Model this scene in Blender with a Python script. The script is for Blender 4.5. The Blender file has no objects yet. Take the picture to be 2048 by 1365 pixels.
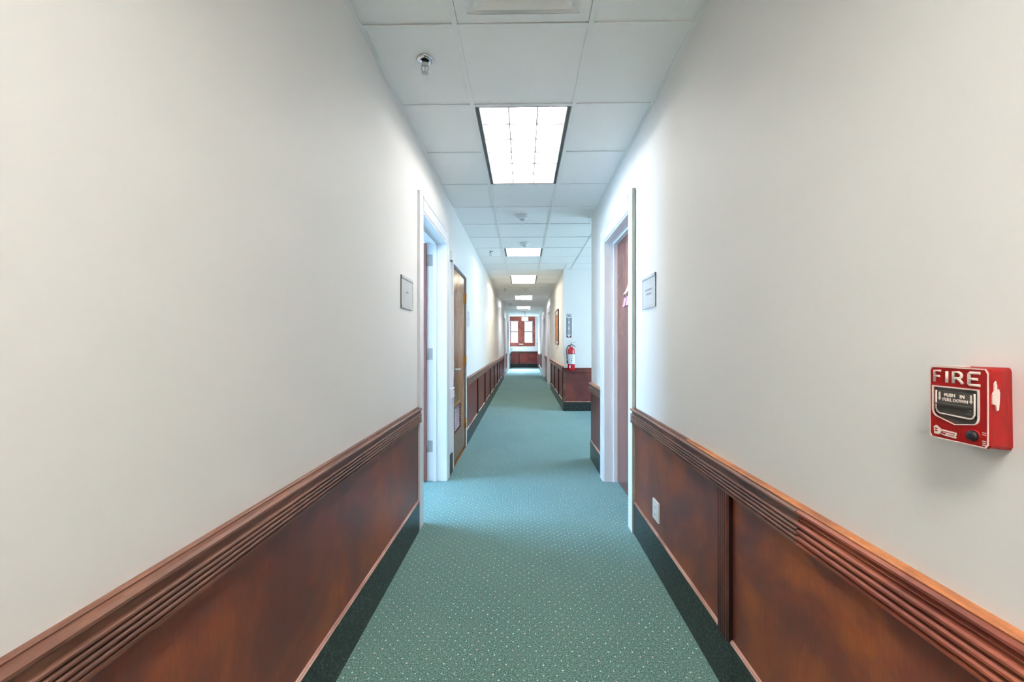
import bpy, bmesh, math, random
from mathutils import Vector, Matrix
random.seed(7)
S = bpy.context.scene
COL = S.collection
PI = math.pi

# ------------------------------------------------------------------ camera, world, lights, exposure
EYE = 1.3174
cam = bpy.data.cameras.new('camera'); cam_o = bpy.data.objects.new('camera', cam); COL.objects.link(cam_o)
cam.sensor_width = 36; cam.sensor_fit = 'HORIZONTAL'; cam.lens = 810.36/2048*36
cam.shift_x = -8.95/2048; cam.shift_y = 3.8/2048
cam.clip_start = 0.02; cam.clip_end = 200
cam_o.location = (0, 0, EYE)
cam_o.rotation_euler = (PI/2, 0, math.atan(14.5/810.36))
S.camera = cam_o

W = bpy.data.worlds.new('world'); S.world = W; W.use_nodes = True
bg = W.node_tree.nodes['Background']
bg.inputs[0].default_value = (0.80, 0.91, 1.0, 1); bg.inputs[1].default_value = 0.9

S.view_settings.view_transform = 'Standard'; S.view_settings.look = 'None'
S.view_settings.gamma = 1; S.view_settings.use_curve_mapping = False
S.view_settings.exposure = 1.22

TUBES = {'overhead': 58.0, 'first': 17.0, 'second': 24.0, 'third': 32.0, 'far': 64.0}   # radiance of the fluorescent tubes
def area(name, loc, rot, sx, sy, power, color):
    l = bpy.data.lights.new(name, 'AREA'); l.shape = 'RECTANGLE'; l.size = sx; l.size_y = sy
    l.energy = power; l.color = color
    o = bpy.data.objects.new(name, l); COL.objects.link(o); o.location = loc; o.rotation_euler = rot
    return o
# daylight through the office window (left), the side hall window (right) and the far end window
area('daylight_office', (-4.35, 3.6, 1.65), (0, -PI/2, 0), 1.5, 2.4, 320, (0.40, 0.68, 1.0))
area('daylight_side_hall', (4.35, 6.2, 1.65), (0, PI/2, 0), 1.5, 2.2, 85, (0.58, 0.80, 1.0))
area('daylight_far_window', (-0.1, 24.6, 4.4), (-math.radians(46), 0, 0), 2.6, 1.6, 9000, (0.60, 0.80, 1.0))

# ------------------------------------------------------------------ dimensions
XL, XR = -0.745, 0.775
H = 2.745; TOP = 2.95
YB, YE = -4.0, 21.8
YC, YA = 4.65, 7.85          # side hall between these
T = 0.2
G = 0.6096; GY = 2.43; GX = -0.0036

# ------------------------------------------------------------------ materials
def new_mat(name):
    m = bpy.data.materials.new(name); m.use_nodes = True
    nt = m.node_tree; b = nt.nodes['Principled BSDF']
    return m, nt, b
def srgb(r, g, b):
    f = lambda c: (c/255/12.92) if c/255 <= .04045 else ((c/255+.055)/1.055)**2.4
    return (f(r), f(g), f(b), 1)
def pos(nt, scale=(1, 1, 1), rot=(0, 0, 0)):
    g = nt.nodes.new('ShaderNodeNewGeometry'); mp = nt.nodes.new('ShaderNodeMapping')
    mp.inputs['Scale'].default_value = scale; mp.inputs['Rotation'].default_value = rot
    nt.links.new(g.outputs['Position'], mp.inputs['Vector']); return mp.outputs[0]
def noise(nt, vec, scale, detail=4, rough=.55, dist=0):
    n = nt.nodes.new('ShaderNodeTexNoise'); n.inputs['Scale'].default_value = scale
    n.inputs['Detail'].default_value = detail; n.inputs['Roughness'].default_value = rough
    n.inputs['Distortion'].default_value = dist
    nt.links.new(vec, n.inputs['Vector']); return n.outputs['Fac']
def ramp(nt, fac, stops):
    r = nt.nodes.new('ShaderNodeValToRGB'); e = r.color_ramp.elements
    while len(e) < len(stops): e.new(0.5)
    for el, (p, c) in zip(e, stops): el.position = p; el.color = c
    nt.links.new(fac, r.inputs['Fac']); return r.outputs['Color']
def bump(nt, b, h, strength, dist=.001):
    n = nt.nodes.new('ShaderNodeBump'); n.inputs['Strength'].default_value = strength; n.inputs['Distance'].default_value = dist
    nt.links.new(h, n.inputs['Height']); nt.links.new(n.outputs[0], b.inputs['Normal'])
def mixc(nt, fac, a, b_, mode='MIX'):
    m = nt.nodes.new('ShaderNodeMix'); m.data_type = 'RGBA'; m.blend_type = mode
    for s, v in ((m.inputs[0], fac), (m.inputs[6], a), (m.inputs[7], b_)):
        if hasattr(v, 'links'): nt.links.new(v, s)
        else: s.default_value = v
    return m.outputs[2]
def math_(nt, op, a, b_=0.0):
    m = nt.nodes.new('ShaderNodeMath'); m.operation = op
    for s, v in ((m.inputs[0], a), (m.inputs[1], b_)):
        if hasattr(v, 'links'): nt.links.new(v, s)
        else: s.default_value = v
    return m.outputs[0]
def plain(name, col, rough=.5, metal=0, bumpy=0, vary=.04, scale=30, spec=.5, coat=0):
    m, nt, b = new_mat(name); v = pos(nt)
    n = noise(nt, v, scale, 3)
    lo = tuple(c*(1-vary) for c in col[:3])+(1,); hi = tuple(min(1, c*(1+vary)) for c in col[:3])+(1,)
    nt.links.new(ramp(nt, n, [(.3, lo), (.7, hi)]), b.inputs['Base Color'])
    b.inputs['Roughness'].default_value = rough; b.inputs['Metallic'].default_value = metal
    b.inputs['Specular IOR Level'].default_value = spec
    b.inputs['Coat Weight'].default_value = coat
    if bumpy: bump(nt, b, n, bumpy)
    return m
def wood(name, dark, mid, light, rough=.35, stretch=(1, 1, 1), blotch=1.6, spec=.5, grain=(14, 14, 1.2)):
    m, nt, b = new_mat(name)
    v = pos(nt, stretch)
    big = noise(nt, v, blotch, 4, .6, .6)
    c = ramp(nt, big, [(.36, dark), (.50, mid), (.64, light)])
    fine = noise(nt, pos(nt, grain), 14, 5, .7, .3)
    fc = ramp(nt, fine, [(.25, (.80, .78, .76, 1)), (.75, (1.12, 1.1, 1.08, 1))])
    c = mixc(nt, 1.0, c, fc, 'MULTIPLY')
    nt.links.new(c, b.inputs['Base Color'])
    r = nt.nodes.new('ShaderNodeMapRange'); nt.links.new(big, r.inputs[0])
    r.inputs[3].default_value = rough-.06; r.inputs[4].default_value = rough+.10
    nt.links.new(r.outputs[0], b.inputs['Roughness'])
    b.inputs['Specular IOR Level'].default_value = spec
    if 'rail' not in name and 'bead' not in name: bump(nt, b, fine, .08, .0006)
    return m
def emit(name, col, s):
    m, nt, b = new_mat(name); b.inputs['Base Color'].default_value = (1, 1, 1, 1)
    b.inputs['Emission Color'].default_value = col; b.inputs['Emission Strength'].default_value = s
    return m

M = {}
M['paint'] = plain('wall paint', (.785, .768, .738, 1), .55, vary=.012, scale=1.3, bumpy=0, spec=.35)
M['paint_bump'] = M['paint']
M['white'] = plain('white trim paint', (.82, .82, .84, 1), .3, vary=.015, scale=6)
M['rawside'] = plain('unpainted casing edge', srgb(172, 173, 156), .6, vary=.08, scale=12)
M['tile'] = plain('ceiling tile', (.97, .965, .955, 1), .9, vary=.02, scale=220, bumpy=.15, spec=.2)
M['tee'] = plain('ceiling grid enamel', (.93, .93, .92, 1), .45, vary=.01)
M['panel'] = wood('stained panel veneer', srgb(100, 52, 43), srgb(120, 62, 44), srgb(150, 80, 42), .40, (1, 1, 1), 2.6)
M['rail'] = wood('dark mahogany rail', srgb(86, 54, 44), srgb(106, 70, 56), srgb(126, 86, 68), .42, (1, .35, 1), 6, grain=(5, .6, 5))
M['rail_red'] = wood('reddish mahogany rail', srgb(102, 50, 38), srgb(126, 64, 47), srgb(146, 80, 56), .40, (1, .35, 1), 6, grain=(5, .6, 5))
M['cap'] = wood('raw orange rail cap', srgb(150, 92, 58), srgb(186, 118, 70), srgb(205, 140, 88), .5, (1, .5, 1), 8)
M['panel_far'] = wood('maroon panel veneer', srgb(88, 42, 40), srgb(108, 52, 48), srgb(126, 62, 52), .38, (1, 1, 1), 2.6)
M['pil'] = wood('dark pilaster', srgb(62, 30, 26), srgb(84, 44, 36), srgb(100, 55, 42), .32, (1, 1, .4), 8)
M['pil_shade'] = plain('painted shade pilaster edge', srgb(24, 10, 8), .6, vary=.2, spec=.2)  # shade on the pilaster sides, put into a near-black colour
M['bead'] = wood('pinkish base bead', srgb(150, 104, 92), srgb(180, 134, 122), srgb(205, 164, 150), .35, (1, .4, 1), 6)
M['door_brown'] = wood('red brown door veneer', srgb(112, 62, 52), srgb(128, 74, 62), srgb(142, 86, 72), .22, (1, 1, .3), 3)
M['door_oak'] = wood('golden brown door veneer', srgb(112, 70, 44), srgb(138, 92, 62), srgb(160, 112, 76), .22, (1, 1, .3), 3)
M['winwood'] = wood('red window wood', srgb(120, 52, 44), srgb(146, 68, 56), srgb(168, 88, 70), .35, (1, 1, 1), 3)
M['farpanel'] = wood('red far panel', srgb(118, 40, 36), srgb(140, 52, 44), srgb(158, 70, 52), .38, (1, 1, 1), 2.5)
M['black'] = plain('black plastic', (.012, .012, .014, 1), .35)
M['darkgrey'] = plain('dark grey enamel', (.10, .105, .11, 1), .45)
M['grey'] = plain('grey enamel', (.36, .37, .38, 1), .4)
M['chrome'] = plain('chrome', (.78, .78, .79, 1), .12, metal=1, vary=.03)
M['steel'] = plain('brushed steel', (.55, .55, .54, 1), .35, metal=1, vary=.06)
M['brass'] = plain('aged brass', srgb(176, 122, 48), .35, metal=1, vary=.2, scale=40)
M['red'] = plain('red enamel', srgb(140, 16, 14), .6, vary=.08, scale=60, spec=.2)
M['cred'] = plain('cylinder red', srgb(190, 16, 34), .25, vary=.03, coat=.4)
M['cream'] = plain('worn cream print', srgb(222, 206, 196), .6, vary=.06, scale=300)
M['handle_dark'] = plain('pull bar dark grey', srgb(70, 64, 58), .4, vary=.2, scale=60)
M['plaque'] = plain('brushed silver plaque', srgb(196, 197, 196), .45, vary=.04, scale=15)
M['plaque_line'] = plain('plaque engraved grey', srgb(158, 158, 160), .5)
M['plastic'] = plain('white plastic', (.80, .80, .79, 1), .35, vary=.01)
M['slat'] = plain('lavender grey slat', srgb(168, 160, 172), .45)
M['hinge_grey'] = plain('dull grey hinge', srgb(166, 166, 168), .45)
M['paper'] = plain('label paper', srgb(226, 228, 236), .6, vary=.03)
M['pink'] = plain('pink note paper', srgb(250, 170, 214), .8, vary=.05)
M['peach'] = plain('peach note paper', srgb(250, 214, 196), .8, vary=.04)
M['ink'] = plain('dark print', srgb(38, 38, 42), .6, spec=.2)
M['maroon'] = plain('maroon print', srgb(120, 22, 42), .5)
M['cork'] = plain('tan cork', srgb(172, 118, 74), .8, vary=.25, scale=120, bumpy=.4)
M['blind'] = plain('white blind', (.8, .8, .82, 1), .6)
M['tape'] = plain('faded yellow strip', srgb(200, 190, 120), .6)
M['exit'] = emit('exit face', srgb(255, 238, 214), .75)
M['exitletter'] = emit('exit letters', srgb(255, 150, 130), .8)
TCOL = {'neutral': (1, .965, .91, 1), 'cool': (.90, .95, 1, 1), 'warm': (1, .91, .74, 1)}
for k, c in (('overhead', 'neutral'), ('first', 'neutral'), ('second', 'cool'), ('third', 'warm'), ('far', 'cool')): M['tube_'+k] = emit('fluorescent tube '+k, TCOL[c], TUBES[k])
M['dead'] = plain('unlit tube', (.75, .76, .76, 1), .3)

# glass
m, nt, b = new_mat('window glass'); nt.nodes.remove(b)      # thin clear glass: transparent with a faint reflection
tr = nt.nodes.new('ShaderNodeBsdfTransparent'); tr.inputs[0].default_value = (.95, .98, 1, 1)
gl = nt.nodes.new('ShaderNodeBsdfGlossy'); gl.inputs['Roughness'].default_value = .02
mx = nt.nodes.new('ShaderNodeMixShader'); mx.inputs[0].default_value = .06
nt.links.new(tr.outputs[0], mx.inputs[1]); nt.links.new(gl.outputs[0], mx.inputs[2]); nt.links.new(mx.outputs[0], nt.nodes['Material Output'].inputs[0])
M['glass'] = m

# granite
m, nt, b = new_mat('green black granite'); v = pos(nt)
n1 = noise(nt, v, 120, 4, .75); n2 = noise(nt, v, 40, 4, .6)
base = ramp(nt, n2, [(.35, srgb(18, 24, 23)), (.65, srgb(34, 44, 42))])
sp = ramp(nt, n1, [(.53, (0, 0, 0, 1)), (.66, srgb(120, 124, 120))])
nt.links.new(mixc(nt, 1.0, base, sp, 'ADD'), b.inputs['Base Color'])
b.inputs['Roughness'].default_value = .34; b.inputs['Specular IOR Level'].default_value = .3; M['granite'] = m

# carpet: teal loop pile with a diagonal lattice of small light and pinkish flecks
m, nt, b = new_mat('teal carpet')
v = pos(nt, (27.73, 27.73, 0), (0, 0, PI/4))
vo = nt.nodes.new('ShaderNodeTexVoronoi'); vo.voronoi_dimensions = '2D'; vo.inputs['Scale'].default_value = 1; vo.inputs['Randomness'].default_value = .10
nt.links.new(v, vo.inputs['Vector'])
sep = nt.nodes.new('ShaderNodeSeparateColor'); nt.links.new(vo.outputs['Color'], sep.inputs[0])
wob = noise(nt, pos(nt), 320, 2, .6)
dist = math_(nt, 'ADD', vo.outputs['Distance'], math_(nt, 'MULTIPLY', math_(nt, 'SUBTRACT', wob, .5), .10))
rad = math_(nt, 'ADD', .045, math_(nt, 'MULTIPLY', sep.outputs[0], .055))
dot = math_(nt, 'LESS_THAN', dist, rad)
pile = noise(nt, pos(nt), 170, 3, .75); broad = noise(nt, pos(nt), 1.5, 4, .6); fib = noise(nt, pos(nt), 420, 2, .7)
cbase = ramp(nt, pile, [(.38, srgb(50, 80, 73)), (.5, srgb(92, 124, 114)), (.62, srgb(138, 172, 160))])
cb2 = ramp(nt, broad, [(.3, (.86, .90, .92, 1)), (.7, (1.06, 1.04, 1.02, 1))])
cbase = mixc(nt, 1.0, cbase, cb2, 'MULTIPLY')
cdot = ramp(nt, sep.outputs[1], [(.50, srgb(196, 240, 222)), (.62, srgb(238, 206, 200))])
nt.links.new(mixc(nt, dot, cbase, cdot), b.inputs['Base Color'])
b.inputs['Roughness'].default_value = .9; b.inputs['Specular IOR Level'].default_value = .15
b.inputs['Sheen Tint'].default_value = (.55, .82, 1, 1); b.inputs['Sheen Weight'].default_value = .5; b.inputs['Sheen Roughness'].default_value = .4
bump(nt, b, math_(nt, 'ADD', pile, fib), .5, .003)
M['carpet'] = m

# ------------------------------------------------------------------ mesh helpers
def wloc(o):
    v = Vector((0, 0, 0))
    while o is not None: v += o.location; o = o.parent
    return v
ident = lambda a, d, z: (a, d, z)
class MB:
    def __init__(s, F=None): s.bm = bmesh.new(); s.F = F or ident; s.mats = []
    def _mi(s, mat):
        if mat is None: return 0
        if mat not in s.mats: s.mats.append(mat)
        return s.mats.index(mat)
    def verts(s, pts): return [s.bm.verts.new(s.F(*p)) for p in pts]
    def face(s, vs, mi=0, smooth=False):
        try: f = s.bm.faces.new(vs)
        except ValueError: return
        f.material_index = mi; f.smooth = smooth; return f
    def box(s, a0, a1, b0, b1, c0, c1, mat=None, taper=None):
        mi = s._mi(mat)
        p = [(a0, b0, c0), (a1, b0, c0), (a1, b1, c0), (a0, b1, c0), (a0, b0, c1), (a1, b0, c1), (a1, b1, c1), (a0, b1, c1)]
        v = s.verts(p)
        for q in ((0, 1, 2, 3), (4, 5, 6, 7), (0, 1, 5, 4), (1, 2, 6, 5), (2, 3, 7, 6), (3, 0, 4, 7)): s.face([v[i] for i in q], mi)
        return s
    def prism(s, prof, axis, t0, t1, mat=None, smooth=False):
        """profile points in the two other axes (in order), extruded along axis 0/1/2"""
        mi = s._mi(mat)
        def mk(p, t):
            l = list(p); l.insert(axis, t); return tuple(l)
        A = s.verts([mk(p, t0) for p in prof]); B = s.verts([mk(p, t1) for p in prof]); n = len(prof)
        for i in range(n): s.face([A[i], A[(i+1) % n], B[(i+1) % n], B[i]], mi, smooth)
        s.face(A, mi); s.face(B, mi); return s
    def tube(s, pts, r, n=8, mat=None, cap=True):
        mi = s._mi(mat); rings = []
        P = [Vector(s.F(*p)) for p in pts]
        rr = r if isinstance(r, (list, tuple)) else [r]*len(P)
        up = None
        for i, p in enumerate(P):
            d = (P[min(i+1, len(P)-1)]-P[max(i-1, 0)]).normalized()
            if up is None: up = d.orthogonal().normalized()
            up = (up-d*up.dot(d)).normalized(); w = d.cross(up)
            rings.append([s.bm.verts.new(p+(up*math.cos(2*PI*k/n)+w*math.sin(2*PI*k/n))*rr[i]) for k in range(n)])
        for a, b_ in zip(rings, rings[1:]):
            for k in range(n): s.face([a[k], a[(k+1) % n], b_[(k+1) % n], b_[k]], mi, True)
        if cap: s.face(rings[0], mi); s.face(rings[-1], mi)
        return s
    def lathe(s, c, prof, axis=2, n=20, mat=None):
        """prof: (radius, t) pairs along axis through c"""
        mi = s._mi(mat); rings = []
        for r, t in prof:
            ring = []
            for k in range(n):
                a = 2*PI*k/n; p = [r*math.cos(a), r*math.sin(a)]; p.insert(axis, t)
                ring.append((c[0]+p[0], c[1]+p[1], c[2]+p[2]))
            rings.append(s.verts(ring))
        for a, b_ in zip(rings, rings[1:]):
            for k in range(n): s.face([a[k], a[(k+1) % n], b_[(k+1) % n], b_[k]], mi, True)
        s.face(rings[0], mi); s.face(rings[-1], mi); return s
    def build(s, name, mat, parent=None, bevel=0, label=None):
        bmesh.ops.remove_doubles(s.bm, verts=s.bm.verts, dist=1e-6)
        bmesh.ops.recalc_face_normals(s.bm, faces=s.bm.faces)
        if bevel:
            bmesh.ops.bevel(s.bm, geom=[e for e in s.bm.edges if e.calc_face_angle(0) > .7], offset=bevel, segments=2, affect='EDGES', profile=.5)
        if parent is not None: bmesh.ops.translate(s.bm, verts=s.bm.verts, vec=-wloc(parent))
        me = bpy.data.meshes.new(name); s.bm.to_mesh(me); s.bm.free()
        if s.mats:
            for q in s.mats: me.materials.append(M[q])
        else: me.materials.append(M[mat] if isinstance(mat, str) else mat)
        o = bpy.data.objects.new(name, me); COL.objects.link(o)
        if parent is not None: o.parent = parent
        if label: o['label'] = label
        return o
def struct(o): o['kind'] = 'structure'; return o
def tag(o, label, cat, group=None, kind=None):
    o['label'] = label; o['category'] = cat
    if group: o['group'] = group
    if kind: o['kind'] = kind
    return o
def thing(name, loc, label, cat, group=None):
    o = bpy.data.objects.new(name, None); COL.objects.link(o); o.location = loc; o.empty_display_size = .05
    return tag(o, label, cat, group)
def sempty(name, loc=(0, 0, 0)):
    o = bpy.data.objects.new(name, None); COL.objects.link(o); o.location = loc; o['kind'] = 'structure'; return o
def dup(root, loc, label=None):
    r = root.copy(); COL.objects.link(r); r.location = loc
    if label: r['label'] = label
    for ch in list(root.children):
        c = ch.copy(); COL.objects.link(c); c.parent = r
        for g in list(ch.children):
            d = g.copy(); COL.objects.link(d); d.parent = c
    return r
def text(name, body, size, loc, rot, mat, parent, depth=.0004, sx=1.0, bold=0.0, align='CENTER', label=None):
    cu = bpy.data.curves.new('t', 'FONT'); cu.body = body; cu.size = size; cu.align_x = align; cu.align_y = 'CENTER'
    cu.extrude = depth; cu.offset = bold; cu.resolution_u = 3
    t = bpy.data.objects.new('t', cu); COL.objects.link(t)
    bpy.context.view_layer.update()
    me = bpy.data.meshes.new_from_object(t.evaluated_get(bpy.context.evaluated_depsgraph_get()))
    bpy.data.objects.remove(t); bpy.data.curves.remove(cu)
    from mathutils import Euler
    me.transform(Matrix.Translation(Vector(loc)-wloc(parent)) @ Euler(rot).to_matrix().to_4x4() @ Matrix.Diagonal((sx, 1, 1, 1)))
    me.materials.clear(); me.materials.append(M[mat])
    o = bpy.data.objects.new(name, me); COL.objects.link(o); o.parent = parent
    if label: o['label'] = label
    return o

# frames: a along the wall, d out of the wall, z up
FL = lambda a, d, z: (XL+d, a, z)
FR = lambda a, d, z: (XR-d, a, z)
FA = lambda a, d, z: (a, YA-d, z)     # back wall of the side hall
FE = lambda a, d, z: (a, YE-d, z)     # far end wall

# ------------------------------------------------------------------ floor and wall shell
struct(MB().box(-4.3, 4.3, YB-.2, 22.2, -.12, 0).build('floor', 'carpet'))

def wall(name, F, a0, a1, holes, z0=0.0, d0=-T, d1=0.0):
    b = MB(F); a = a0
    for h0, h1, zb, zt in sorted(holes):
        if h0 > a: b.box(a, h0, d0, d1, z0, TOP)
        b.box(h0, h1, d0, d1, zt, TOP)
        if zb > z0: b.box(h0, h1, d0, d1, z0, zb)
        a = h1
    b.box(a, a1, d0, d1, z0, TOP)
    return struct(b.build(name, 'paint'))
DT = 2.275
HL = [(2.943, 3.86, 0, DT), (4.20, 5.16, 0, 2.15), (15.12, 16.38, 0, DT), (17.78, 18.80, 0, DT), (19.45, 20.5, 0, DT)]
HR1 = [(2.93, 3.87, 0, DT)]
HR2 = [(11.78, 13.12, 0, DT), (14.75, 15.55, 0, DT), (15.95, 16.78, 0, DT)]
wall_left = wall('wall_left', FL, YB, YE, HL)
wall_right = wall('wall_right', FR, YB, YC, HR1)
wall_right_far = wall('wall_right', FR, YA+T, YE, HR2)
wall_side = wall('wall_side_hall', FA, XR, 4.2, [])
WX0, WX1, WZ0, WZ1 = -.72, .485, 1.345, 2.495
wall_far = wall('wall_far', FE, -1.2, 1.2, [(WX0, WX1, WZ0, WZ1)])
struct(MB().box(-1.2, 1.2, YB-T, YB, 0, TOP).build('wall_back', 'paint'))
struct(MB().box(XR+T, 4.2, YC-T, YC, 0, TOP).build('wall_side_hall', 'paint'))
# side hall end wall with a window opening, office walls with a window opening
def wall_x(name, x0, x1, y0, y1, wy0, wy1):
    b = MB(); b.box(x0, x1, y0, wy0, 0, TOP).box(x0, x1, wy1, y1, 0, TOP).box(x0, x1, wy0, wy1, 0, .9).box(x0, x1, wy0, wy1, 2.4, TOP)
    return struct(b.build(name, 'paint'))
wall_x('wall_side_hall', 4.0, 4.2, YC, YA, 5.1, 7.3)
wall_x('wall_office', -4.2, -4.0, 1.2, 6.2, 2.4, 4.8)
struct(MB().box(-4.0, XL-T, 1.0, 1.2, 0, TOP).build('wall_office', 'paint'))
struct(MB().box(-4.0, XL-T, 6.2, 6.4, 0, TOP).build('wall_office', 'paint'))
ceiling = struct(MB().box(-4.3, 4.3, YB-.2, 22.0, TOP, TOP+.1).build('ceiling', 'tile'))
def side_window(n, x, y0, y1):
    w = sempty('window_%d' % n, (x, y0, .9))
    f = MB()
    f.box(x-.06, x+.06, y0, y0+.06, .9, 2.4).box(x-.06, x+.06, y1-.06, y1, .9, 2.4).box(x-.06, x+.06, y0+.06, y1-.06, .9, .96).box(x-.06, x+.06, y0+.06, y1-.06, 2.34, 2.4).box(x-.05, x+.05, (y0+y1)/2-.03, (y0+y1)/2+.03, .96, 2.34)
    f.build('window_frame', 'white', w)
    for p0, p1 in ((y0+.06, (y0+y1)/2-.03), ((y0+y1)/2+.03, y1-.06)):
        MB().box(x-.003, x+.003, p0, p1, .96, 2.34).build('pane', 'glass', w)
side_window(2, -4.1, 2.4, 4.8)
side_window(3, 4.1, 5.1, 7.3)

# ------------------------------------------------------------------ wainscot: panels, pilasters, rail, bead, granite base
RB, RT = .762, .862
def arc(dc, zc, r, n=5):
    return [(dc+r*1.35*math.sin(PI*k/n), zc+r*math.cos(PI*k/n)) for k in range(n+1)]
def rail_profile(e=0.0, reeds=5):
    reeds_n = {5: 4, 4: 3}[reeds]
    e -= .006
    p = [(0, RT), (.030+e, RT), (.037+e, RT-.005), (.037+e, RT-.011), (.031+e, RT-.014)]
    if reeds == 5: zt = RT-.034; p += [(.027+e, RT-.020), (.027+e, zt+.002)]
    else: zt = RT-.032; p += [(.024+e, RT-.018), (.033+e, RT-.024), (.024+e, zt+.001)]
    h = (zt-(RB+.012))/reeds_n
    for i in range(reeds_n): p += arc(.0270+e, zt-h*(i+.5), h*.44)
    p += [(.028+e, RB+.0115), (.035+e, RB+.010), (.035+e, RB+.003), (.031+e, RB), (0, RB)]
    return p
RAIL = rail_profile(.003, 5); RAIL4 = rail_profile(0, 4)
FARRAIL = [(0, RT), (.030, RT), (.037, RT-.006), (.030, RT-.014), (.028, RT-.034), (.036, RT-.045), (.028, RT-.055), (.036, RT-.066), (.028, RT-.077), (.036, RT-.088), (.034, RB), (0, RB)]
def pil_profile(a, w=.085):
    n = 4; p = [(a, .004), (a, .020), (a+.010, .025)]; g = (w-.020)/n
    for i in range(n):
        x = a+.010+g*i
        p += [(x+g*.62, .025), (x+g*.70, .015), (x+g*.92, .015), (x+g, .025)]
    p += [(a+w, .020), (a+w, .004)]
    return p
def wainscot(F, par, a0, a1, pils, baseZ=.205, panel='panel', rail='rail', rails=None, z_off=0, base_par=None, first_base=None, capped=True, cap=('cap', .022)):
    # panels run between pilasters
    cuts = sorted(pils); edges = []
    a = a0
    for p in cuts: edges.append((a, p)); a = p+.085
    edges.append((a, a1))
    for e0, e1 in edges:
        if e1-e0 < .02: continue
        MB(F).box(e0+.0008, e1-.0008, .0, .006, baseZ, RB+.01).build('wood_panel', panel, par)
        MB(F).prism([(.006, baseZ), (.016, baseZ), (.017, baseZ+.005), (.013, baseZ+.007), (.013, baseZ+.011), (.006, baseZ+.013)], 0, e0, e1).build('base_bead', 'bead', par)
    for p in cuts:
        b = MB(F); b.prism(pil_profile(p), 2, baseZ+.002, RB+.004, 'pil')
        k = b._mi('pil_shade'); b.bm.faces.ensure_lookup_table()
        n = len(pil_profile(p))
        for f in (b.bm.faces[0], b.bm.faces[n-2]): f.material_index = k  # both side faces get the painted shade
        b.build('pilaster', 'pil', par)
    for (r0, r1, prof, mt, lab) in (rails or [(a0, a1, RAIL, rail, None)]):
        MB(F).prism(prof, 0, r0, r1, smooth=False).build('chair_rail', mt, par, label=lab)
        if capped: MB(F).prism([(0, RT), (cap[1], RT), (cap[1]+.001, RT+.003), (cap[1]-.004, RT+.006), (0, RT+.007)], 0, r0, r1).build('rail_cap', cap[0], par, label='raw orange wood strip' if cap[0] == 'cap' else None)
    # granite pieces
    a = first_base if first_base is not None else a0
    pieces = []; x = a0
    if a > a0: pieces.append((a0, a)); x = a
    while x < a1-.001:
        y = min(x+.9144, a1); pieces.append((x, y)); x = y
    for q0, q1 in pieces:
        MB(F).box(q0+.0008, q1-.0008, 0, .0152, -.001, baseZ).build('granite_tile', 'granite', base_par)
baseL = sempty('baseboard_left', (XL, 0, 0)); baseR = sempty('baseboard_right', (XR, 0, 0))
baseF = sempty('baseboard_far', (0, YE, 0)); baseS = sempty('baseboard_side_hall', (XR, YA, 0))
CW = .115
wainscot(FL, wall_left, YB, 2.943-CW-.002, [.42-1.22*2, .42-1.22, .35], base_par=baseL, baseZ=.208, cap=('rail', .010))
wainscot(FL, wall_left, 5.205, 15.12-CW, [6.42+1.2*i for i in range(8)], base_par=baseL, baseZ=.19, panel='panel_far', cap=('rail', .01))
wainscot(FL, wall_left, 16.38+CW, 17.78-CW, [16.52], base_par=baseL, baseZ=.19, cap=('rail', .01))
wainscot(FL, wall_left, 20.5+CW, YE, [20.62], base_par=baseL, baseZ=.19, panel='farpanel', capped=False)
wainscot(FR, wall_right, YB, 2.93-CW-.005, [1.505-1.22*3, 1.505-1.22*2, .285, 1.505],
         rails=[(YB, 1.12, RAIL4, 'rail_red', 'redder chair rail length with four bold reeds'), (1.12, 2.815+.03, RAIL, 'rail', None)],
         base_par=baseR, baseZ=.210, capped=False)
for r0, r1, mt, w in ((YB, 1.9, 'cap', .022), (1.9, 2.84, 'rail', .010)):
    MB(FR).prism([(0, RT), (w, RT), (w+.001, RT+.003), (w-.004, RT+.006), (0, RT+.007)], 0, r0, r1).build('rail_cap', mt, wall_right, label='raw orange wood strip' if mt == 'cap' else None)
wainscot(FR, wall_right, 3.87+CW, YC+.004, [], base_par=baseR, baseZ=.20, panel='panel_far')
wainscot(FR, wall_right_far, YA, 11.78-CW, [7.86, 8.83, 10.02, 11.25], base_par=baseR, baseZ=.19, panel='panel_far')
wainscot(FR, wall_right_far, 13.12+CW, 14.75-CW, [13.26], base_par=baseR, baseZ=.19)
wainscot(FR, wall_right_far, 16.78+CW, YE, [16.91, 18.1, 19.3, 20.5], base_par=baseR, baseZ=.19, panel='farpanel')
# side hall back wall: plain flat rail
RT0, RB0 = RT, RB; 
MB(FA).box(XR+.03, 4.0, 0, .010, .18, .76).build('wood_panel', 'panel_far', wall_side)
MB(FA).box(XR-.012, XR+.03, 0, .020, .18, .76).build('corner_stile', 'rail', wall_side)
MB(FA).prism([(0, .835), (.03, .835), (.036, .83), (.033, .822), (.022, .815), (.022, .765), (.032, .76), (.032, .752), (0, .75)], 0, XR-.036, 4.0).build('chair_rail', 'panel_far', wall_side)
MB(FA).prism([(.010, .175), (.020, .175), (.020, .183), (.012, .190)], 0, XR-.012, 4.0).build('base_bead', 'bead', wall_side)
for q0, q1 in ((XR-.015, 1.24), (1.24, 2.15), (2.15, 3.07), (3.07, 3.99)):
    MB(FA).box(q0+.001, q1-.001, 0, .0152, -.001, .175).build('granite_tile', 'granite', baseS)
# far wall wainscot
wainscot(FE, wall_far, XL+.03, XR-.03, [-.30], base_par=baseF, baseZ=.20, panel='farpanel', capped=False)

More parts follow.
